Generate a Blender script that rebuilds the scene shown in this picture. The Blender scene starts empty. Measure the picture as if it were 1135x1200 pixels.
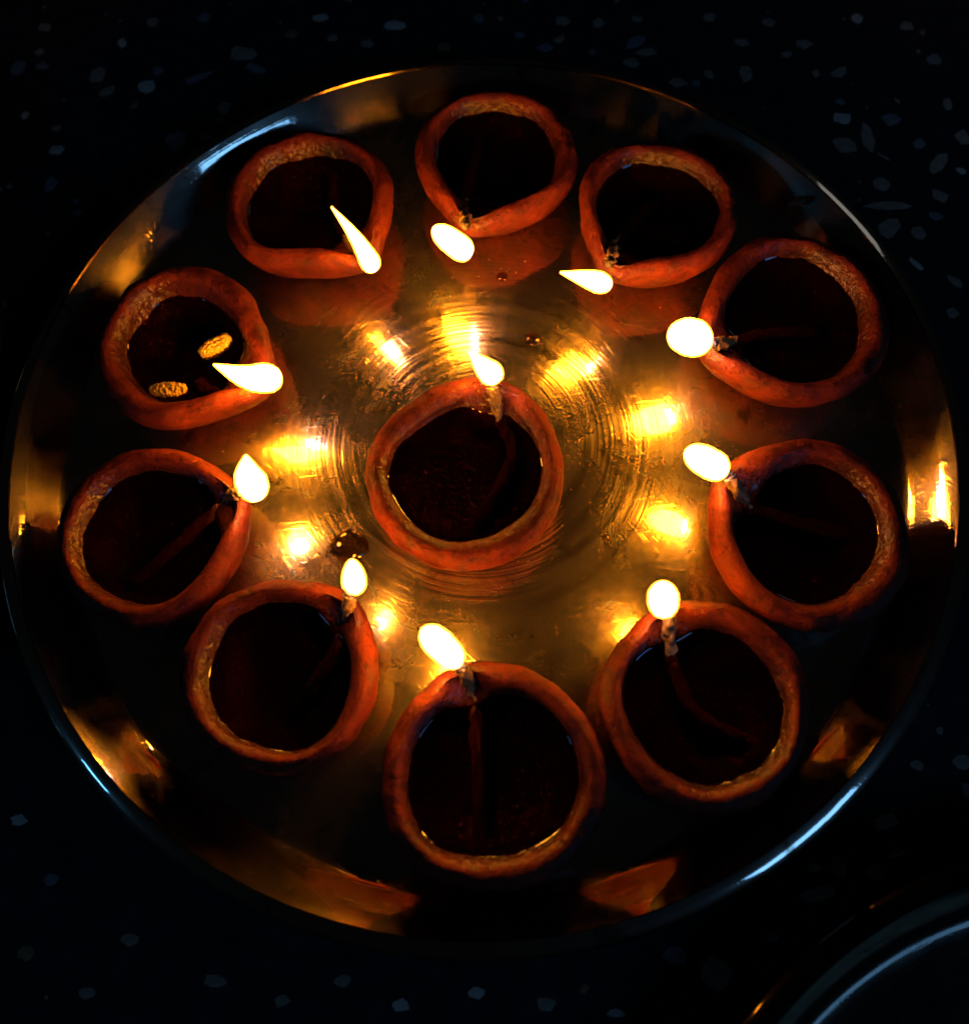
import bpy, bmesh, math, random
from mathutils import Vector, noise

random.seed(7)
noise.seed_set(7)
scene = bpy.context.scene
COL = scene.collection
CM = 0.01                       # everything below is written in centimetres

# ------------------------------------------------------------------ camera
cam_d = bpy.data.cameras.new("camera")
cam_d.sensor_fit = 'HORIZONTAL'
cam_d.sensor_width = 36.0
cam_d.lens = 36.0 * 942.74 / 1135.0
cam_d.clip_start = 0.01
cam_d.clip_end = 50.0
cam_d.dof.use_dof = True
cam_d.dof.focus_distance = 0.262
cam_d.dof.aperture_fstop = 8.0
cam = bpy.data.objects.new("camera", cam_d)
COL.objects.link(cam)
cam.location = (-0.00245 * CM, -10.9696 * CM, 25.2977 * CM)
from mathutils import Matrix
tilt, roll = 0.330893, -0.065104
cam.rotation_euler = (Matrix.Rotation(tilt, 3, 'X') @ Matrix.Rotation(roll, 3, 'Z')).to_euler()
scene.camera = cam

# ------------------------------------------------------------------ world and lamps
world = bpy.data.worlds.new("World")
scene.world = world
world.use_nodes = True
world.node_tree.nodes["Background"].inputs[0].default_value = (0.80, 0.88, 1.0, 1)
world.node_tree.nodes["Background"].inputs[1].default_value = 0.0018

def area_light(name, loc, target, sx, sy, color, power):
    ld = bpy.data.lights.new(name, 'AREA')
    ld.shape = 'RECTANGLE'
    ld.size, ld.size_y = sx, sy
    ld.color = color
    ld.energy = power
    o = bpy.data.objects.new(name, ld)
    COL.objects.link(o)
    o.location = loc
    o.rotation_euler = (Vector(target) - Vector(loc)).to_track_quat('-Z', 'Y').to_euler()
    return o
area_light("blue_light", (1.14, -1.08, 0.86), (0, 0, 0), 0.55, 0.45, (0.13, 0.40, 1.0), 3.0)  # bluish source out of view, placed by its glints on steel and oil
area_light("side_light", (-1.35, -0.58, 0.60), (0, 0, 0), 0.14, 0.14, (0.10, 0.42, 1.0), 0.6)
area_light("chip_fill_light", (0.80, 0.78, 0.42), (0.15, 0.12, 0), 0.2, 0.2, (0.75, 0.85, 1.0), 0.05)  # added fill that brightens the floor chips, no actual lamp there

scene.view_settings.view_transform = 'Standard'
scene.view_settings.look = 'None'
scene.view_settings.exposure = 0.0
scene.view_settings.gamma = 1.0
scene.cycles.use_denoising = True
scene.cycles.max_bounces = 10
scene.cycles.glossy_bounces = 6
scene.cycles.transparent_max_bounces = 12
scene.cycles.sample_clamp_indirect = 8.0
scene.cycles.blur_glossy = 0.3

# ------------------------------------------------------------------ helpers
def tag(o, label=None, cat=None, group=None, kind=None):
    if label: o['label'] = label
    if cat: o['category'] = cat
    if group: o['group'] = group
    if kind: o['kind'] = kind
    return o

def empty(name, loc):
    o = bpy.data.objects.new(name, None)
    o.empty_display_size = 0.01
    COL.objects.link(o)
    o.location = Vector(loc) * CM
    return o

def mesh_obj(name, verts, faces, material, parent=None, loc=None, smooth=True, attr=None):
    me = bpy.data.meshes.new(name)
    me.from_pydata([tuple(c * CM for c in v) for v in verts], [], faces)
    if smooth:
        me.polygons.foreach_set('use_smooth', [True] * len(me.polygons))
    me.materials.append(material)
    for k, vals in (attr or {}).items():
        a = me.attributes.new(k, 'FLOAT', 'POINT')
        a.data.foreach_set('value', vals)
    me.update()
    o = bpy.data.objects.new(name, me)
    COL.objects.link(o)
    if parent: o.parent = parent
    if loc: o.location = Vector(loc) * CM
    return o

def grid_faces(nu, nv, close_u=True, close_v=False):
    f = []
    for j in range(nv if close_v else nv - 1):
        for i in range(nu if close_u else nu - 1):
            a, b = j * nu + i, j * nu + (i + 1) % nu
            c, d = ((j + 1) % nv) * nu + (i + 1) % nu, ((j + 1) % nv) * nu + i
            f.append((a, b, c, d))
    return f

def lathe(profile, n, closed=False, fn=None):
    """profile: list of (r, z); one ring of n points for each."""
    v = []
    for r, z in profile:
        for i in range(n):
            t = 2 * math.pi * i / n
            p = (r * math.cos(t), r * math.sin(t), z)
            v.append(fn(p) if fn else p)
    return v, grid_faces(n, len(profile), True, closed)

def catmull(pts, per):
    out = []
    P = [Vector(p) for p in pts]
    P = [P[0] * 2 - P[1]] + P + [P[-1] * 2 - P[-2]]
    for k in range(1, len(P) - 2):
        for s in range(per):
            t = s / per
            a, b, c, d = P[k - 1], P[k], P[k + 1], P[k + 2]
            out.append(0.5 * ((2 * b) + (c - a) * t + (2 * a - 5 * b + 4 * c - d) * t * t + (3 * b - 3 * c + d - a) * t ** 3))
    out.append(P[-2].copy())
    return out

def tube(path, radii, n=12, wob=0.0, seed=0.0, twist=False):
    v = []
    up = Vector((0.13, 0.21, 1)).normalized()
    for k, p in enumerate(path):
        d = (path[min(k + 1, len(path) - 1)] - path[max(k - 1, 0)]).normalized()
        s = d.cross(up)
        if s.length < 1e-3: s = d.cross(Vector((1, 0, 0)))
        s.normalize()
        u = s.cross(d)
        for i in range(n):
            t = 2 * math.pi * i / n
            r = radii[k]
            if twist: r *= 1 + 0.16 * math.cos(3 * t + k * 0.7)
            if wob: r *= 1 + wob * noise.noise(Vector((k * 0.55 + seed, math.cos(t) * 1.7, math.sin(t) * 1.7)))
            v.append(tuple(p + (s * math.cos(t) + u * math.sin(t)) * r))
    f = grid_faces(n, len(path))
    f.append(tuple(reversed(range(n))))
    f.append(tuple(range((len(path) - 1) * n, len(path) * n)))
    return v, f

# ------------------------------------------------------------------ materials
def new_mat(name):
    m = bpy.data.materials.new(name)
    m.use_nodes = True
    nt = m.node_tree
    for n in list(nt.nodes): nt.nodes.remove(n)
    out = nt.nodes.new('ShaderNodeOutputMaterial')
    return m, nt, out

class NT:
    def __init__(s, nt): s.nt = nt
    def __call__(s, typ, props=None, **inputs):
        n = s.nt.nodes.new(typ)
        for k, v in (props or {}).items(): setattr(n, k, v)
        for k, v in inputs.items():
            key = int(k[1:]) if k[0] == 'i' and k[1:].isdigit() else k.replace('_', ' ')
            if hasattr(v, 'bl_idname') and hasattr(v, 'is_linked'): s.nt.links.new(v, n.inputs[key])
            else: n.inputs[key].default_value = v
        return n
    def math(s, op, a, b=0.0, c=0.0): return s('ShaderNodeMath', {'operation': op}, i0=a, i1=b, i2=c).outputs[0]
    def ramp(s, fac, stops):
        n = s('ShaderNodeValToRGB', Fac=fac)
        e = n.color_ramp.elements
        while len(e) < len(stops): e.new(0.5)
        for k, (p, c) in enumerate(stops):
            e[k].position = p
            e[k].color = c if len(c) == 4 else (*c, 1)
        return n.outputs[0]
    def noise(s, vec, scale, detail=2.0, rough=0.5, dist=0.0):
        return s('ShaderNodeTexNoise', Vector=vec, Scale=scale, Detail=detail, Roughness=rough, Distortion=dist).outputs[0]
    def bump(s, h, strength, dist, normal=None):
        n = s('ShaderNodeBump', Height=h, Strength=strength, Distance=dist)
        if normal is not None: s.nt.links.new(normal, n.inputs['Normal'])
        return n.outputs[0]
    def sep(s, vec): return s('ShaderNodeSeparateXYZ', Vector=vec).outputs
    def comb(s, x, y, z): return s('ShaderNodeCombineXYZ', X=x, Y=y, Z=z).outputs[0]

def steel_material(name, shade=1.0):
    m, nt, out = new_mat(name)
    N = NT(nt)
    obj = N('ShaderNodeTexCoord').outputs['Object']
    x, y, z = N.sep(obj)
    r = N.math('SQRT', N.math('ADD', N.math('MULTIPLY', x, x), N.math('MULTIPLY', y, y)))
    cx, cy = N.math('DIVIDE', x, r), N.math('DIVIDE', y, r)
    # turning marks: fine rings, strong in the middle, faint outside
    ringv = N.comb(N.math('MULTIPLY', r, 1050.0), N.math('MULTIPLY', cx, 0.8), N.math('MULTIPLY', cy, 0.8))
    rings = N.noise(ringv, 1.0, 2.0, 0.6)
    inner = N('ShaderNodeMapRange', {'interpolation_type': 'SMOOTHSTEP'}, Value=r, i1=0.045, i2=0.075, i3=1.0, i4=0.14).outputs[0]
    h1 = N.math('MULTIPLY', rings, inner)
    # swirled hair scratches in three directions
    tot = None
    for k, ang in enumerate((0.3, 1.5, 2.5)):
        if k == 0:     # arcs struck round the middle of the plate
            mp = N.comb(N.math('MULTIPLY', r, 1900.0), N.math('MULTIPLY', cx, 3.0), N.math('MULTIPLY', cy, 3.0))
        else:
            mp = N('ShaderNodeMapping', Vector=obj, Rotation=(0, 0, ang)).outputs[0]
            mp = N('ShaderNodeMapping', Vector=mp, Scale=(2000.0, 30.0, 30.0)).outputs[0]
        wob = N('ShaderNodeVectorMath', {'operation': 'ADD'}, i0=mp,
                i1=N('ShaderNodeVectorMath', {'operation': 'SCALE'}, i0=N('ShaderNodeTexNoise', Vector=obj, Scale=22.0 + 7 * k).outputs['Color'], Scale=9.0).outputs[0]).outputs[0]
        s_ = N.noise(wob, 1.0, 1.0)
        s_ = N('ShaderNodeMapRange', Value=s_, i1=0.64, i2=0.74, i3=0.0, i4=1.0).outputs[0]
        tot = s_ if tot is None else N.math('ADD', tot, s_)
    waves = N.noise(obj, 75.0, 2.0, 0.5, 0.6)
    grit = N.noise(obj, 900.0, 2.0)
    edge = N('ShaderNodeMapRange', Value=r, i1=0.128, i2=0.140, i3=1.0, i4=0.25).outputs[0]
    b = N.bump(waves, 0.08, 0.0005)
    b = N.bump(h1, 1.0, 0.00010, b)
    b = N.bump(N.math('MULTIPLY', tot, edge), 0.22, 0.00004, b)
    b = N.bump(grit, 0.10, 0.00005, b)
    smudge = N.noise(obj, 38.0, 5.0, 0.62, 1.2)
    film = N.noise(obj, 17.0, 2.0, 0.5, 1.5)
    stain = N('ShaderNodeMapRange', Value=N.noise(obj, 60.0, 4.0, 0.7, 0.8), i1=0.58, i2=0.68, i3=0.0, i4=1.0).outputs[0]
    r1 = N('ShaderNodeMapRange', Value=smudge, i1=0.3, i2=0.7, i3=0.022, i4=0.05).outputs[0]
    r2 = N('ShaderNodeMapRange', Value=smudge, i1=0.3, i2=0.7, i3=0.20, i4=0.30).outputs[0]
    col = N.ramp(N.math('MULTIPLY_ADD', stain, 0.5, N.math('MULTIPLY', smudge, 0.5)),
                 [(0.15, (0.68, 0.58, 0.43)), (0.45, (0.55, 0.455, 0.32)), (0.85, (0.18, 0.14, 0.09))])
    lines = N.math('ADD', N.math('MULTIPLY', N.math('MULTIPLY', tot, edge), 0.40),
                   N.math('MULTIPLY', N.math('SUBTRACT', rings, 0.5), N.math('MULTIPLY', inner, 4.0)))
    lum = N.math('MULTIPLY', N.math('MAXIMUM', N.math('ADD', lines, 0.92), 0.35), shade)
    col = N('ShaderNodeMix', {'data_type': 'RGBA', 'blend_type': 'MULTIPLY'}, i0=1.0, i6=col, i7=N.comb(lum, lum, lum)).outputs[2]
    tang = N('ShaderNodeTangent', {'direction_type': 'RADIAL', 'axis': 'Z'}).outputs[0]
    g1 = N('ShaderNodeBsdfAnisotropic', {'distribution': 'GGX'}, Color=col, Roughness=r1, Normal=b).outputs[0]
    g2 = N('ShaderNodeBsdfAnisotropic', {'distribution': 'GGX'}, Color=col, Roughness=r2, Anisotropy=0.15, Tangent=tang, Normal=b).outputs[0]
    g3 = N('ShaderNodeBsdfAnisotropic', {'distribution': 'GGX'}, Color=col, Roughness=0.45, Normal=b).outputs[0]
    g2 = N('ShaderNodeMixShader', Fac=0.24, i1=g2, i2=g3).outputs[0]
    fac = N('ShaderNodeMapRange', Value=film, i1=0.42, i2=0.52, i3=0.31, i4=0.48).outputs[0]
    fac = N.math('MULTIPLY', fac, N('ShaderNodeMapRange', Value=r, i1=0.134, i2=0.140, i3=1.0, i4=0.35).outputs[0])
    mx = N('ShaderNodeMixShader', Fac=fac, i1=g1, i2=g2).outputs[0]
    nt.links.new(mx, out.inputs['Surface'])
    return m

def clay_material():
    m, nt, out = new_mat('terracotta')
    N = NT(nt)
    obj = N('ShaderNodeTexCoord').outputs['Object']
    oi = N('ShaderNodeObjectInfo').outputs['Random']
    wet = N('ShaderNodeAttribute', {'attribute_name': 'wet'}).outputs['Fac']
    off = N('ShaderNodeVectorMath', {'operation': 'ADD'}, i0=obj, i1=N.comb(oi, oi, N.math('MULTIPLY', oi, 3.0))).outputs[0]
    n1 = N.noise(off, 90.0, 5.0, 0.65, 0.4)
    n2 = N.noise(off, 420.0, 3.0, 0.6)
    n3 = N.noise(off, 1500.0, 2.0, 0.6)
    base = N.ramp(n1, [(0.28, (0.024, 0.004, 0.0015)), (0.46, (0.090, 0.009, 0.002)), (0.62, (0.150, 0.0165, 0.0035)), (0.82, (0.21, 0.034, 0.008))])
    pits = N('ShaderNodeMapRange', Value=n2, i1=0.30, i2=0.44, i3=0.42, i4=1.0).outputs[0]
    base = N('ShaderNodeMix', {'data_type': 'RGBA', 'blend_type': 'MULTIPLY'}, i0=1.0, i6=base, i7=N.comb(pits, pits, pits)).outputs[2]
    dark = N('ShaderNodeMix', {'data_type': 'RGBA', 'blend_type': 'MULTIPLY'}, i0=N.math('MULTIPLY', wet, 0.9), i6=base, i7=(0.30, 0.20, 0.16, 1)).outputs[2]
    ox, oy, oz = N.sep(obj)
    rad_ = N.math('SQRT', N.math('ADD', N.math('MULTIPLY', ox, ox), N.math('MULTIPLY', oy, oy)))
    wheel = N.noise(N.comb(N.math('MULTIPLY', rad_, 1100.0), N.math('MULTIPLY', oz, 1100.0), N.math('MULTIPLY', n1, 2.5)), 1.0, 2.0)
    b = N.bump(n1, 0.6, 0.0010)
    b = N.bump(wheel, 0.45, 0.00022, b)
    b = N.bump(n2, 0.8, 0.0006, b)
    b = N.bump(n3, 0.6, 0.0002, b)
    lump = N('ShaderNodeTexVoronoi', {'feature': 'SMOOTH_F1'}, Vector=off, Scale=620.0).outputs['Distance']
    bw = N.bump(lump, 0.9, 0.0007, b)
    rough = N('ShaderNodeMapRange', Value=n1, i1=0.35, i2=0.6, i3=0.50, i4=0.78).outputs[0]
    p = N('ShaderNodeBsdfPrincipled', Base_Color=dark, Roughness=rough, Normal=b)
    p.inputs['Specular IOR Level'].default_value = 0.22
    nt.links.new(N.math('MULTIPLY', wet, 0.6), p.inputs['Coat Weight'])
    p.inputs['Coat Roughness'].default_value = 0.10
    nt.links.new(bw, p.inputs['Coat Normal'])
    nt.links.new(p.outputs[0], out.inputs['Surface'])
    return m

def oil_material():
    m, nt, out = new_mat('lamp_oil')
    N = NT(nt)
    obj = N('ShaderNodeTexCoord').outputs['Object']
    b = N.bump(N.noise(obj, 55.0, 1.0), 0.04, 0.001)
    back = N('ShaderNodeNewGeometry').outputs['Backfacing']
    ior = N('ShaderNodeMapRange', Value=back, i1=0.0, i2=1.0, i3=1.47, i4=1 / 1.47).outputs[0]
    tr = N('ShaderNodeBsdfTransparent', Color=(0.28, 0.125, 0.048, 1)).outputs[0]
    gl = N('ShaderNodeBsdfAnisotropic', Color=(1, 1, 1, 1), Roughness=0.015, Normal=b).outputs[0]
    fr = N('ShaderNodeFresnel', IOR=ior, Normal=b).outputs[0]
    mx = N('ShaderNodeMixShader', Fac=fr, i1=tr, i2=gl).outputs[0]
    nt.links.new(mx, out.inputs['Surface'])
    return m

def drop_material():
    m, nt, out = new_mat('clear_oil_drop')
    N = NT(nt)
    back = N('ShaderNodeNewGeometry').outputs['Backfacing']
    ior = N('ShaderNodeMapRange', Value=back, i1=0.0, i2=1.0, i3=1.47, i4=1 / 1.47).outputs[0]
    tr = N('ShaderNodeBsdfTransparent', Color=(0.62, 0.50, 0.34, 1)).outputs[0]
    gl = N('ShaderNodeBsdfAnisotropic', Color=(1, 1, 1, 1), Roughness=0.02).outputs[0]
    fr = N('ShaderNodeFresnel', IOR=ior).outputs[0]
    nt.links.new(N('ShaderNodeMixShader', Fac=fr, i1=tr, i2=gl).outputs[0], out.inputs['Surface'])
    return m

def plain(name, stops, scale, rough, bump_s, bump_d, sub=0.0):
    m, nt, out = new_mat(name)
    N = NT(nt)
    obj = N('ShaderNodeTexCoord').outputs['Object']
    n = N.noise(obj, scale, 4.0, 0.6)
    p = N('ShaderNodeBsdfPrincipled', Base_Color=N.ramp(n, stops), Roughness=rough, Normal=N.bump(n, bump_s, bump_d))
    nt.links.new(p.outputs[0], out.inputs['Surface'])
    return m

def flame_material():
    m, nt, out = new_mat('flame')
    N = NT(nt)
    t = N('ShaderNodeAttribute', {'attribute_name': 'along'}).outputs['Fac']
    col = N.ramp(t, [(0.0, (0.20, 0.16, 1.0)), (0.05, (0.9, 0.42, 0.35)), (0.12, (1.0, 0.335, 0.0145)), (0.9, (1.0, 0.33, 0.014)), (1.0, (1.0, 0.36, 0.02))])
    st = N('ShaderNodeMapRange', Value=t, i1=0.0, i2=0.10, i3=2.5, i4=FLAME).outputs[0]
    nt.links.new(N('ShaderNodeEmission', Color=col, Strength=st).outputs[0], out.inputs['Surface'])
    return m

def flame_edge_material():
    m, nt, out = new_mat('flame_mantle')
    N = NT(nt)
    nt.links.new(N('ShaderNodeEmission', Color=(1.0, 0.36, 0.02, 1), Strength=380.0).outputs[0], out.inputs['Volume'])
    return m

FLAME = 98.0
STEEL = steel_material('brushed_steel')
DARKSTEEL = steel_material('dimmed_steel', 0.14)  # same steel, colour darkened to mute the corner plate's reflections
CLAY = clay_material()
OIL = oil_material()
DROP = drop_material()
WICK = plain('oily_cotton', [(0.3, (0.15, 0.085, 0.03)), (0.7, (0.34, 0.21, 0.09))], 700.0, 0.45, 0.6, 0.0003)
CHAR = plain('charred_cotton', [(0.35, (0.012, 0.009, 0.008)), (0.75, (0.07, 0.045, 0.03))], 900.0, 0.6, 0.8, 0.0004)
BUD = plain('yellow_petals', [(0.3, (0.30, 0.17, 0.015)), (0.7, (0.72, 0.48, 0.06))], 800.0, 0.6, 0.6, 0.0003)
FLAKE = plain('dry_leaf', [(0.3, (0.03, 0.022, 0.015)), (0.7, (0.09, 0.06, 0.035))], 300.0, 0.7, 0.5, 0.0004)
FLOOR = plain('terrazzo_binder', [(0.3, (0.010, 0.009, 0.008)), (0.55, (0.022, 0.018, 0.016)), (0.8, (0.05, 0.035, 0.03))], 160.0, 0.75, 0.15, 0.0002)
FLOOR.node_tree.nodes['Principled BSDF'].inputs['Specular IOR Level'].default_value = 0.15
CHIPS = [plain('grey_marble_chip', [(0.3, (0.19, 0.14, 0.09)), (0.7, (0.34, 0.25, 0.165))], 260.0, 0.35, 0.1, 0.0001),
         plain('white_marble_chip', [(0.3, (0.40, 0.32, 0.23)), (0.7, (0.60, 0.49, 0.36))], 260.0, 0.35, 0.1, 0.0001),
         plain('brown_marble_chip', [(0.3, (0.16, 0.08, 0.035)), (0.7, (0.30, 0.16, 0.07))], 260.0, 0.35, 0.1, 0.0001),
         plain('blue_grey_marble_chip', [(0.3, (0.10, 0.10, 0.10)), (0.7, (0.20, 0.19, 0.18))], 260.0, 0.35, 0.1, 0.0001)]
FLAMEM = flame_material()
MANTLE = flame_edge_material()

# ------------------------------------------------------------------ floor: polished terrazzo with stone chips
FZ = -0.16
gv, gf = [], []
G = 24
for j in range(G + 1):
    for i in range(G + 1):
        gv.append((-150 + 300 * i / G, -150 + 300 * j / G, FZ))
gf = grid_faces(G + 1, G + 1, False)
floor = tag(mesh_obj('floor', gv, gf, FLOOR), kind='structure')

PLATES = [((0, 0.36), 15.6), ((-38.25, 2.4), 22.0), ((15.45, -27.5), 14.1)]
CH = [(-17.4, 21.0, 0.33, 0.3, -5), (-14.0, 19.8, 0.26, 0.31, -5), (-14.9, 18.1, 0.36, 0.47, -5), (-12.8, 17.3, 0.39, 0.37, -5), (-10.7, 17.6, 0.74, 0.23, 22), (-8.9, 18.8, 0.65, 0.42, -17), (-8.3, 17.9, 0.58, 0.26, -29), (-9.5, 15.9, 0.35, 0.4, -5), (-14.4, 17.2, 0.46, 0.28, 35), (-18.3, 18.8, 0.33, 0.48, -5), (-17.3, 18.8, 0.4, 0.24, -5), (-17.7, 16.2, 0.21, 0.23, -5), (-11.4, 14.3, 0.48, 0.56, -5), (-6.9, 19.7, 0.33, 0.29, -5), (-16.3, 15.4, 0.21, 0.22, -5), (-16.2, 14.3, 0.35, 0.35, -5), (-2.5, 19.8, 0.54, 0.29, -5), (4.6, 19.4, 0.36, 0.34, -5), (6.1, 19.2, 0.32, 0.29, -5), (3.8, 18.0, 0.39, 0.28, 8), (4.4, 18.4, 0.31, 0.22, 32), (5.7, 17.6, 0.18, 0.19, -5), (7.5, 18.0, 0.58, 0.33, 42), (7.9, 17.4, 0.44, 0.28, -5), (7.2, 16.9, 0.39, 0.27, -18), (9.0, 15.7, 0.41, 0.31, -5), (7.9, 13.8, 0.31, 0.26, -5), (11.8, 15.9, 0.31, 0.5, -5), (10.3, 16.0, 0.24, 0.27, -5), (9.7, 15.6, 0.24, 0.22, -5), (15.6, 15.7, 0.53, 0.24, 35), (14.6, 15.7, 0.17, 0.23, -5), (14.4, 17.3, 0.42, 0.37, -5), (19.5, 16.0, 0.41, 0.32, -5), (15.0, 12.0, 0.53, 0.38, -43), (15.2, 13.3, 0.37, 0.35, -5), (16.0, 12.3, 0.33, 0.76, -5), (17.1, 13.1, 0.4, 0.35, -5), (17.9, 11.8, 0.34, 0.26, 29), (18.4, 10.8, 0.74, 0.3, 46), (16.0, 10.0, 0.36, 0.32, -5), (16.1, 9.0, 0.99, 0.24, -5), (15.9, 8.0, 0.41, 0.51, -43), (16.9, 7.7, 0.28, 0.35, -4), (18.1, 9.3, 0.38, 0.28, -44), (17.7, 8.4, 0.34, 0.2, -30), (16.4, 11.3, 0.36, 0.08, -44), (16.5, 6.3, 0.44, 0.15, -60), (19.7, 12.0, 0.36, 0.38, -5), (19.2, 10.4, 0.23, 0.16, -5), (19.5, 13.7, 0.2, 0.4, -5), (11.9, 17.6, 0.35, 0.28, -5), (10.8, 19.1, 0.32, 0.34, -5), (18.8, 17.9, 0.35, 0.29, -5), (16.9, 18.5, 0.25, 0.34, -5), (13.2, 18.6, 0.32, 0.24, -5), (11.1, -12.6, 0.46, 0.25, 10), (12.4, -11.1, 0.23, 0.17, -4), (13.7, -11.1, 0.33, 0.27, -4), (13.7, -11.9, 0.2, 0.27, -4), (9.5, -13.7, 0.27, 0.32, -3), (10.5, -13.9, 0.34, 0.25, -3), (8.8, -14.4, 0.62, 0.2, 6), (11.2, -13.5, 0.36, 0.05, 14), (8.8, -13.7, 0.22, 0.18, -3), (5.6, -16.2, 0.5, 0.48, -3), (4.5, -15.7, 0.4, 0.28, -3), (7.3, -15.4, 0.24, 0.15, -3), (17.7, 5.5, 0.37, 0.22, -55), (17.3, 4.2, 0.24, 0.25, -4), (-13.8, -14.6, 0.29, 0.2, -3), (-12.0, -15.7, 0.31, 0.19, -3), (-13.3, -12.7, 0.25, 0.18, -3), (-10.9, -14.4, 0.27, 0.2, -3), (-8.4, -15.6, 0.34, 0.21, -3), (-6.5, -16.2, 0.24, 0.17, -3), (-4.8, -15.8, 0.31, 0.15, -3), (-3.2, -16.5, 0.26, 0.19, -3), (-1.1, -16.3, 0.24, 0.17, -3), (0.8, -16.7, 0.31, 0.2, -3), (2.7, -17.0, 0.26, 0.14, -3), (-14.5, -11.0, 0.28, 0.19, -3), (-17.5, 19.6, 0.22, 0.24, -5), (-15.0, 11.1, 0.24, 0.24, -5), (-16.2, 12.6, 0.27, 0.42, -5), (-5.1, 19.3, 0.29, 0.24, -5), (-3.6, 18.9, 0.36, 0.24, -5), (-0.4, 18.4, 0.32, 0.23, -5), (1.1, 19.9, 0.29, 0.29, -5), (2.8, 18.8, 0.25, 0.24, -5), (-5.6, 20.5, 0.4, 0.29, -5), (-12.8, 20.9, 0.33, 0.3, -5), (-10.6, 21.0, 0.33, 0.34, -5)]
placed = [(c[0], c[1], max(c[2], c[3])) for c in CH]
tries = 0
while len(CH) < 260 and tries < 60000:
    tries += 1
    x, y = random.uniform(-23, 25), random.uniform(-21, 26)
    a = random.choice((0.06, 0.07, 0.08, 0.09, 0.1, 0.12, 0.14, 0.17, 0.22, 0.28))
    if x + y < -6 and random.random() < 0.6: continue
    if any(math.hypot(x - px, y - py) < R - 1.6 for (px, py), R in PLATES): continue
    if any(math.hypot(x - q[0], y - q[1]) < (q[2] + a) * 0.95 for q in placed): continue
    CH.append((x, y, a, a * random.uniform(0.5, 1.0), random.uniform(0, 180)))
    placed.append((x, y, a))
chip_shapes = {}
for k, (x, y, a, b, deg) in enumerate(CH):
    small = k >= 93
    n = random.randint(6, 9)
    pts = []
    ph = random.uniform(0, 6.28)
    for i in range(n):
        t = ph + 2 * math.pi * (i + random.uniform(-0.3, 0.3)) / n
        rr = random.uniform(0.72, 1.12)
        pts.append((a * rr * math.cos(t), b * rr * math.sin(t)))
    c, s = math.cos(math.radians(deg)), math.sin(math.radians(deg))
    pts = [(c * u - s * v, s * u + c * v) for u, v in pts]
    vs = [(u, v, -0.03) for u, v in pts] + [(u * 0.97, v * 0.97, 0.006) for u, v in pts]
    fs = [tuple(range(n, 2 * n))] + [(i, (i + 1) % n, n + (i + 1) % n, n + i) for i in range(n)]
    mat = random.choices(CHIPS, (6, 1.5, 0.8, 2.5) if not small else (1.5, 0.0, 2.5, 3))[0]
    if (round(x, 1), round(y, 1)) in ((-14.0, 19.8), (-12.8, 17.3)): mat = CHIPS[1]
    mesh_obj('stone_chip', vs, fs, mat, floor, (x, y, FZ), smooth=False)

# ------------------------------------------------------------------ steel plates
def make_plate(name, loc, R, label, group, STEEL=STEEL):
    root = empty(name, (loc[0], loc[1], FZ))
    tag(root, label, 'plate', group)
    dz = -FZ
    k = R - 15.5
    inner = [(0.001, 0.0), (1.0, 0.0), (2.0, 0.0), (4.0, 0.0), (6.0, 0.0), (8.0 + k * .3, 0.0), (10.0 + k * .6, 0.0), (11.0 + k, 0.0),
             (12.0 + k, 0.0), (12.9 + k, 0.0), (13.50 + k, 0.01), (13.75 + k, 0.04), (13.93 + k, 0.10), (14.08 + k, 0.20), (14.20 + k, 0.34), (14.35 + k, 0.54), (14.53 + k, 0.79),
             (14.73 + k, 1.06), (14.91 + k, 1.29), (15.07 + k, 1.48)]
    outer = [(r + 0.10, z - 0.04) if z > 0.3 else (r + 0.05, z - 0.12) for r, z in reversed(inner[8:])] + [(0.001, -0.12)]
    def wobble(p):
        r = math.hypot(p[0], p[1])
        t = math.atan2(p[1], p[0])
        w = 0.05 * max(0.0, (r - 12) / 3) * (math.sin(2 * t + 0.7) + 0.5 * math.sin(5 * t)) * 0.6
        dent = 0.004 * noise.noise(Vector((p[0] * 0.35, p[1] * 0.35, 3.1))) if r < 13.0 + k else 0.0
        return (p[0], p[1], p[2] + w + dent + dz)
    v, f = lathe(inner + outer, 256, False, wobble)
    mesh_obj('dish', v, f, STEEL, root).data.set_sharp_from_angle(angle=math.radians(40))
    lip = [(15.05 + k, 1.42), (15.07 + k, 1.545), (15.20 + k, 1.52), (15.35 + k, 1.475), (15.47 + k, 1.415), (15.56 + k, 1.335), (15.62 + k, 1.245), (15.64 + k, 1.17), (15.61 + k, 1.12),
           (15.55 + k, 1.13), (15.48 + k, 1.22), (15.38 + k, 1.31), (15.25 + k, 1.38), (15.12 + k, 1.42)]
    v, f = lathe(lip, 256, True, wobble)
    mesh_obj('rolled_rim', v, f, STEEL, root).data.set_sharp_from_angle(angle=math.radians(40))
    return root

make_plate('steel_plate', (0, 0.36), 15.6, 'large round steel plate carrying eleven lit clay lamps', 'steel plates on the terrazzo floor')
make_plate('steel_plate', PLATES[1][0], 22.0, 'steel plate cut off at the left edge, only a sliver of dark rim', 'steel plates on the terrazzo floor')
make_plate('steel_plate', PLATES[2][0], 14.1, 'empty steel plate with blue sheen cut off at the bottom right corner', 'steel plates on the terrazzo floor', DARKSTEEL)

# ------------------------------------------------------------------ clay oil lamps
def adiff(a, b):
    return (a - b + math.pi) % (2 * math.pi) - math.pi

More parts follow.
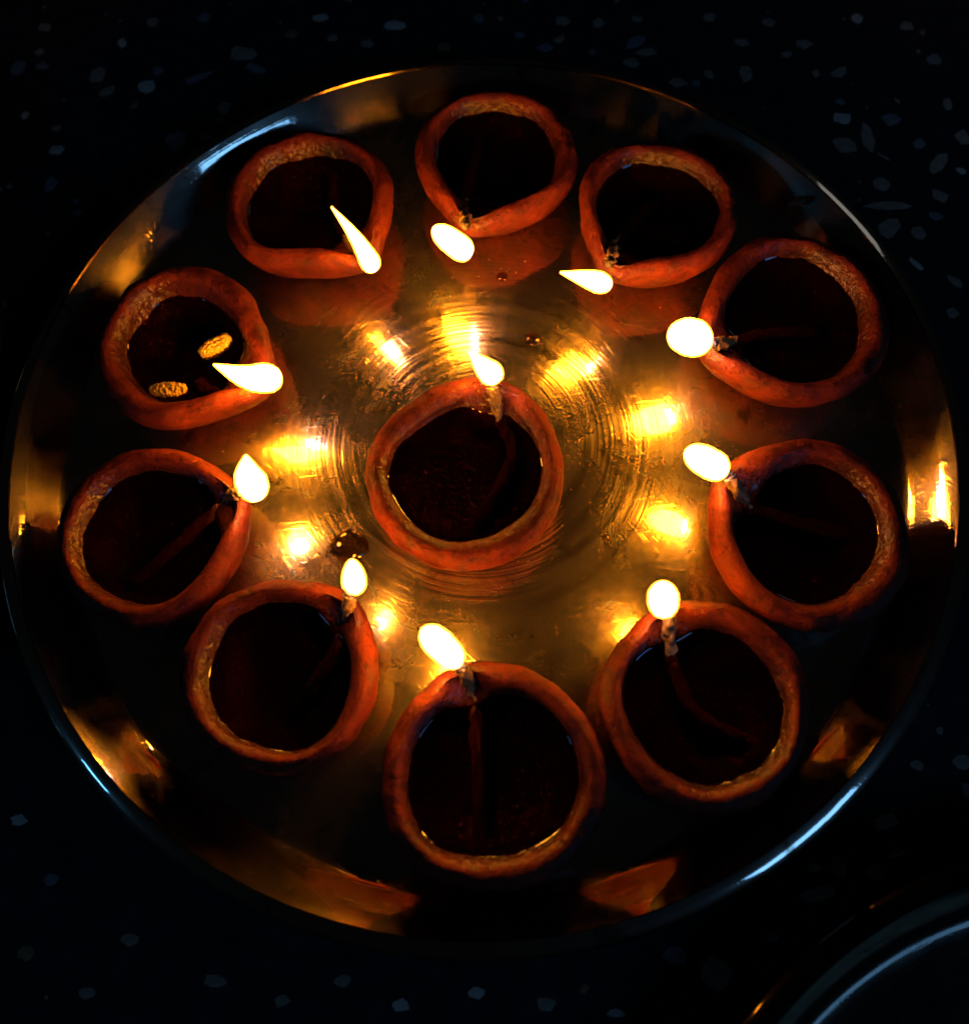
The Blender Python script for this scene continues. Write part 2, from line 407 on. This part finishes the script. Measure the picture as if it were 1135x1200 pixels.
BOWL = [(0.001, 0.0, 0), (0.40, 0.0, 0), (0.62, 0.02, 0), (0.68, 0.08, 0), (0.74, 0.25, 0), (0.82, 0.50, 0), (0.895, 0.80, 0), (0.95, 1.10, 0), (0.985, 1.38, 0), (1.0, 1.62, 0),
        (0.998, 1.80, 0), (0.982, 1.95, 0), (0.955, 2.07, 0), (0.92, 2.15, 0.0), (0.885, 2.19, 0.05), (0.85, 2.19, 0.15), (0.82, 2.14, 0.3), (0.795, 2.05, 0.55), (0.775, 1.93, 0.85), (0.76, 1.80, 1), (0.745, 1.65, 1),
        (0.73, 1.48, 1), (0.705, 1.28, 1), (0.66, 1.05, 1), (0.58, 0.80, 1), (0.45, 0.58, 1), (0.25, 0.45, 1), (0.001, 0.42, 1)]

def spout_shape(d, a, w):
    return 1 + a * math.exp(-(d / w) ** 2) - 0.28 * a * math.exp(-((abs(d) - 0.85) / 0.4) ** 2)

def make_lamp(label, pos, R, spout_deg, a, oil_z, wick, flame, seed, ridge=0.0, thick=1.0, w=0.32):
    px, py = pos
    root = empty('oil_lamp', (px, py, 0.015))
    tag(root, label, 'oil lamp', 'clay oil lamps on the steel plate')
    sp = math.radians(spout_deg)
    n = 120
    def squash(t): return 1 + 0.018 * math.sin(2 * t + seed) + 0.012 * math.sin(3 * t + 2 * seed) + 0.006 * math.sin(5 * t + seed)
    def point(t, r, z, inner):
        amp = a * (0.35 + 0.65 * min(1, z / 1.5))
        if inner: amp = a * (0.1 + 0.9 * max(0.0, min(1.0, (z - 1.5) / 0.5)))
        g = spout_shape(adiff(t, sp), amp, w)
        rr = R * r * squash(t)
        if inner:
            # wall thickness wanders round the rim; the opening runs out into the spout
            th = (1 - r) * thick * (1 + 0.10 * math.sin(t * 2 + seed * 3) + 0.05 * math.sin(4 * t + seed))
            op = (max(-0.35, min(0.5, (z - 1.75) * 2.0))) * (1 - r) * math.exp(-(adiff(t, sp) / 0.28) ** 2) if z > 1.0 else 0.0
            rr = R * (1 - th + op) * squash(t) if r > 0.5 else rr
        rr *= g
        dip = -0.22 * math.exp(-(adiff(t, sp) / 0.26) ** 2) * max(0.0, min(1.0, (z - 1.2) / 0.9))
        zz = z + dip
        return rr * math.cos(t), rr * math.sin(t), zz
    v, wet = [], []
    for k, (r, z, wt) in enumerate(BOWL):
        inner = k >= 15
        if ridge and 16 <= k <= 19: r -= ridge * (0.03 if k in (17, 18) else 0.0)
        for i in range(n):
            t = 2 * math.pi * i / n
            x, y, zz = point(t, r, z, inner)
            q = Vector((x * 1.1 + seed * 7, y * 1.1, zz * 1.4))
            nn = noise.noise(q) * 0.07 + noise.noise(q * 3.3) * 0.03 + noise.noise(q * 8) * 0.010
            if z < 0.03 and not inner: nn = 0
            s_ = 1 + nn / max(0.4, math.hypot(x, y)) if r > 0.01 else 1
            v.append((x * s_, y * s_, zz + nn * 0.5 * (0 if z < 0.03 and not inner else 1)))
            spoutwet = 0.55 * math.exp(-(adiff(t, sp) / 0.30) ** 2) if z > 1.4 else 0
            wet.append(min(1.0, max(wt, spoutwet, 0.9 if (inner and z < oil_z + 0.25) else 0)))
    f = grid_faces(n, len(BOWL))
    mesh_obj('bowl', v, f, CLAY, root, attr={'wet': wet})
    # oil with a curved edge that climbs the wall
    ov = []
    rings = [(0.0, 0.0), (0.3, 0.0), (0.6, 0.0), (0.76, 0.0), (0.85, 0.003), (0.90, 0.012), (0.94, 0.030), (0.97, 0.055), (0.985, 0.080), (1.0, 0.12)]
    def inner_r(t):
        # radius of the inner wall at the oil level, from the bowl profile
        for k in range(15, len(BOWL) - 1):
            z0, z1 = BOWL[k][1], BOWL[k + 1][1]
            if z1 <= oil_z <= z0:
                q = (z0 - oil_z) / (z0 - z1)
                p0, p1 = point(t, BOWL[k][0], z0, True), point(t, BOWL[k + 1][0], z1, True)
                return (1 - q) * math.hypot(p0[0], p0[1]) + q * math.hypot(p1[0], p1[1])
    for rr, dz in rings:
        for i in range(n):
            t = 2 * math.pi * i / n
            R_ = inner_r(t) + 0.05
            ov.append((R_ * rr * math.cos(t), R_ * rr * math.sin(t), oil_z + dz))
    mesh_obj('oil', ov, [q[::-1] for q in grid_faces(n, len(rings))], OIL, root)
    # wick
    loc = Vector((px, py, 0.015))
    wick = list(wick)
    wick[2] = (*wick[2][:2], oil_z - 0.12)
    wick[3] = (*wick[3][:2], oil_z - 0.42)
    wick[4] = (*wick[4][:2], oil_z - 0.66)
    path = catmull([Vector(p) - loc for p in wick], 14)
    nb = 12
    rad = [0.150 + 0.035 * min(1.0, k / 14) for k in range(len(path))]
    rad[-1] *= 0.4
    wv, wf = tube(path[nb - 1:], rad[nb - 1:], 20, 0.40, seed * 5, True)
    wk = mesh_obj('wick', wv, wf, WICK, root)
    tip = path[:nb + 1]
    trad = [0.055 + 0.09 * min(1.0, k / 4) for k in range(len(tip))]
    tv, tf = tube(tip, trad, 20, 0.8, seed * 3, True)
    mesh_obj('charred_tip', tv, tf, CHAR, wk)
    # flame: spine, maximum radius, position of the widest point, how pointed
    spine, rmax, wide, pt = flame
    sp_ = catmull([Vector(p) - loc for p in spine], 16)
    m_ = len(sp_)
    fr = []
    for k in range(m_):
        t = k / (m_ - 1)
        if t < wide: r_ = math.sqrt(max(0, 1 - ((wide - t) / wide) ** 2))
        else:
            u = (t - wide) / (1 - wide)
            r_ = max(0.0, 1 - u ** pt) ** (1.0 if pt < 1.8 else 0.6)
        fr.append(max(0.004, (rmax - 0.035) * r_))
    fv, ff = tube(sp_, fr, 20, 0.10, seed)
    fo = mesh_obj('flame', fv, ff, FLAMEM, root, attr={'along': [k / (m_ - 1) for k in range(m_) for _ in range(20)]})
    mv, mf = tube(sp_, [r_ + 0.035 + 0.02 * min(1, r_ / 0.3) for r_ in fr], 20, 0.05, seed)
    mesh_obj('flame_mantle', mv, mf, MANTLE, fo)
    return root

# label, centre, radius, spout bearing, spout size, oil level, wick path, (flame spine, radius, widest at, point)
make_lamp('clay lamp whose long thin flame leans back over its own oil, upper left',
          (-5.52, 9.29), 3.04, -52, 0.17, 1.50,
          [(-3.19, 5.76, 2.55), (-3.56, 6.45, 2.35), (-4.27, 7.89, 1.60), (-4.80, 9.52, 1.25), (-4.92, 11.41, 1.10)],
          ([(-3.16, 5.55, 2.60), (-3.31, 5.82, 3.07), (-3.73, 6.44, 3.53), (-4.30, 7.11, 4.00)], 0.34, 0.26, 1.15), 1.1)
make_lamp('topmost clay lamp, pear shaped, blunt flame curling off its pointed spout',
          (1.25, 10.76), 2.97, -112, 0.17, 1.55,
          [(0.00, 7.06, 2.55), (-0.01, 7.57, 2.35), (-0.00, 8.84, 1.60), (0.33, 10.65, 1.25), (0.90, 12.75, 1.10)],
          ([(0.14, 5.86, 2.75), (-0.21, 6.00, 2.92), (-0.75, 6.42, 3.08), (-1.09, 6.66, 3.25)], 0.41, 0.38, 2.10), 2.3)
make_lamp('clay lamp right of the topmost one, its half-moon flame blown sideways to the left',
          (6.75, 7.96), 2.85, -129, 0.15, 1.58,
          [(4.68, 5.19, 2.55), (4.79, 5.66, 2.35), (5.22, 6.79, 1.60), (6.12, 8.09, 1.25), (7.05, 9.08, 1.10)],
          ([(4.62, 4.35, 2.70), (4.27, 4.38, 2.83), (3.72, 4.50, 2.97), (2.95, 4.69, 3.10)], 0.34, 0.42, 1.50), 3.7)
make_lamp('upper right clay lamp with a short round flame hiding its spout',
          (10.69, 3.23), 3.14, -162, 0.09, 1.55,
          [(7.56, 2.05, 2.55), (7.84, 2.15, 2.35), (8.68, 2.67, 1.60), (10.15, 3.10, 1.25), (11.82, 3.17, 1.10)],
          ([(7.43, 2.07, 2.75), (7.09, 2.03, 2.90), (6.66, 2.07, 3.05), (6.09, 2.08, 3.20)], 0.58, 0.50, 2.60), 4.9)
make_lamp('right hand clay lamp next to the gold glint on the plate wall',
          (9.76, -4.19), 3.03, 140, 0.09, 1.55,
          [(7.34, -2.27, 2.55), (7.55, -2.56, 2.35), (8.27, -3.12, 1.60), (9.87, -3.73, 1.25), (11.75, -4.20, 1.10)],
          ([(7.30, -2.43, 2.70), (7.02, -2.33, 2.83), (6.57, -2.08, 2.97), (6.09, -1.80, 3.10)], 0.45, 0.50, 2.60), 5.3, thick=1.12)
make_lamp('lower right clay lamp with a small round flame and a wick curving through the oil',
          (5.89, -9.06), 2.97, 107, 0.05, 1.55,
          [(4.94, -6.39, 2.55), (5.08, -6.61, 2.35), (5.20, -7.55, 1.60), (5.66, -9.18, 1.25), (7.03, -10.12, 1.10)],
          ([(4.91, -6.55, 2.50), (4.88, -6.38, 2.77), (4.86, -6.12, 3.03), (4.85, -5.82, 3.30)], 0.43, 0.50, 2.30), 6.1)
make_lamp('nearest clay lamp at the bottom middle, the largest in view, with a charred hooked wick',
          (-0.25, -10.59), 3.09, 104, 0.05, 1.55,
          [(-1.10, -7.55, 2.55), (-0.91, -7.75, 2.35), (-0.70, -8.40, 1.60), (-0.65, -10.16, 1.25), (-0.73, -12.65, 1.10)],
          ([(-1.04, -7.60, 2.50), (-1.20, -7.41, 2.87), (-1.54, -7.07, 3.23), (-1.89, -6.76, 3.60)], 0.41, 0.55, 2.60), 7.7)
make_lamp('lower left clay lamp with a small upright teardrop flame',
          (-6.23, -7.42), 2.87, 44, 0.06, 1.58,
          [(-3.99, -5.19, 2.55), (-4.13, -5.49, 2.35), (-4.35, -6.04, 1.60), (-4.93, -7.09, 1.25), (-5.72, -8.02, 1.10)],
          ([(-3.92, -5.30, 2.55), (-3.87, -5.17, 2.85), (-3.84, -4.95, 3.15), (-3.83, -4.63, 3.45)], 0.34, 0.42, 1.90), 8.8)
make_lamp('left hand clay lamp with a broad flame rising beside its dark wick stub',
          (-10.31, -2.91), 2.90, 18, 0.07, 1.58,
          [(-7.27, -2.02, 2.55), (-7.57, -1.96, 2.35), (-8.18, -1.84, 1.60), (-9.77, -3.17, 1.25), (-11.22, -4.28, 1.10)],
          ([(-6.78, -2.30, 2.60), (-6.85, -2.05, 2.90), (-6.93, -1.69, 3.20), (-6.93, -1.21, 3.50)], 0.47, 0.48, 1.70), 9.4)
make_lamp('upper left clay lamp with two yellow buds floating on low oil and a half-moon flame',
          (-9.74, 3.71), 2.98, -30, 0.17, 1.35,
          [(-6.50, 1.79, 2.55), (-6.83, 1.86, 2.35), (-7.57, 2.19, 1.60), (-8.68, 2.20, 1.25), (-9.63, 2.93, 1.10)],
          ([(-6.25, 1.87, 2.60), (-6.58, 1.68, 2.83), (-7.24, 1.66, 3.07), (-8.11, 2.01, 3.30)], 0.47, 0.38, 1.60), 10.6, thick=1.15)
make_lamp('clay lamp in the middle of the plate, ringed by the other ten',
          (-0.49, -1.49), 3.17, 70, 0.06, 1.50,
          [(0.53, 1.28, 2.55), (0.53, 0.96, 2.35), (0.71, 0.35, 1.60), (1.01, -0.88, 1.25), (-0.23, -2.99, 1.10)],
          ([(0.63, 1.24, 2.55), (0.48, 1.32, 2.82), (0.18, 1.55, 3.08), (-0.17, 1.88, 3.35)], 0.39, 0.36, 1.40), 11.9, ridge=1.0, thick=0.98)

# ------------------------------------------------------------------ buds floating on the oil of the upper left lamp
def make_bud(a, b, rad, label, seed):
    A, B = Vector(a), Vector(b)
    mid = (A + B) / 2
    bm = bmesh.new()
    ax = (B - A).normalized()
    sd = ax.cross(Vector((0, 0, 1))).normalized()
    L = (B - A).length
    def ell(t, ph, k):
        e = math.sqrt(max(0.0, 1 - (2 * t - 1) ** 2 * 0.9))
        return ax * (t - 0.5) * L + (sd * math.cos(ph) + Vector((0, 0, 0.8)) * math.sin(ph)) * rad * k * e
    rows = 11
    for i in range(rows):
        for j in range(10):
            t = (i + 0.5 + random.uniform(-.25, .25)) / rows
            ph = 2 * math.pi * (j + random.uniform(-.3, .3)) / 10
            c = ell(t, ph, 0.80)
            r = bmesh.ops.create_icosphere(bm, subdivisions=1, radius=rad * random.uniform(0.26, 0.40))
            for vv in r['verts']:
                vv.co = vv.co + c + Vector((noise.noise(vv.co * 9 + Vector((i, j, seed))) * 0.02,) * 3)
    # solid heart
    r = bmesh.ops.create_uvsphere(bm, u_segments=14, v_segments=8, radius=1.0)
    for vv in r['verts']:
        c = vv.co.copy()
        vv.co = ax * c.x * L * 0.46 + sd * c.y * rad * 0.8 + Vector((0, 0, c.z * rad * 0.65))
    me = bpy.data.meshes.new('flower_bud')
    for vv in bm.verts: vv.co *= CM
    bm.to_mesh(me)
    bm.free()
    me.polygons.foreach_set('use_smooth', [True] * len(me.polygons))
    me.materials.append(BUD)
    o = bpy.data.objects.new('flower_bud', me)
    COL.objects.link(o)
    o.location = mid * CM
    tag(o, label, 'flower bud', 'buds floating in the upper left lamp')
make_bud((-8.32, 4.15, 1.42), (-9.25, 3.55, 1.42), 0.27, 'smooth yellow bud floating on oil next to the flame', 1.0)
make_bud((-9.70, 2.27, 1.42), (-10.85, 2.29, 1.42), 0.25, 'knobbly yellow bud floating on oil near the near left rim', 5.0)

# ------------------------------------------------------------------ oil drops on the plate and a dark flake on its wall
def make_drop(x, y, r, h, label):
    v, f = lathe([(0.001, h), (r * 0.3, h * 0.97), (r * 0.6, h * 0.82), (r * 0.8, h * 0.58), (r * 0.93, h * 0.30), (r, 0.0)], 40, False,
                 lambda p: (p[0] * (1 + 0.07 * math.sin(2 * math.atan2(p[1], p[0]) + x)), p[1], p[2]))
    f = [q[::-1] for q in f]
    o = mesh_obj('oil_drop', v, f, DROP, None, (x, y, 0.012))
    tag(o, label, 'oil drop', 'oil drops on the plate')
make_drop(-4.49, -3.16, 0.60, 0.20, 'largest oil drop on the plate, left of the middle lamp')
make_drop(2.15, 4.12, 0.30, 0.13, 'round oil drop on the plate beyond the middle lamp flame')
make_drop(1.21, 6.86, 0.20, 0.07, 'tiny oil drop on the plate just below the topmost lamp')
make_drop(3.89, -3.44, 0.15, 0.06, 'tiny oil drop on bare steel right of the middle lamp')

fl = []
for k in range(9):
    t = k / 8
    wdt = 0.20 * math.sin(math.pi * min(1, t * 0.92 + 0.06)) ** 0.6 * (1 + 0.3 * noise.noise(Vector((k * 0.8, 0, 0))))
    fl.append((t, wdt))
P0, P1 = Vector((11.62, 8.46, 0.98)), Vector((12.20, 8.28, 1.42))
dirv = (P1 - P0)
side = Vector((-0.55, 0.83, 0.0))
nrm = Vector((-0.58, -0.42, 0.70)).normalized()
vs = []
for t, wdt in fl:
    c = P0 + dirv * t + nrm * (0.03 + 0.03 * math.sin(t * 9))
    vs += [tuple(c - side * wdt), tuple(c + nrm * 0.05), tuple(c + side * wdt)]
fs = []
for k in range(8):
    fs += [(3 * k, 3 * k + 1, 3 * k + 4, 3 * k + 3), (3 * k + 1, 3 * k + 2, 3 * k + 5, 3 * k + 4)]
o = mesh_obj('leaf_scrap', vs, fs, FLAKE)
sm = o.modifiers.new('thickness', 'SOLIDIFY')
sm.thickness = 0.0004
tag(o, 'small dark dry scrap stuck on the plate wall at the upper right', 'scrap')
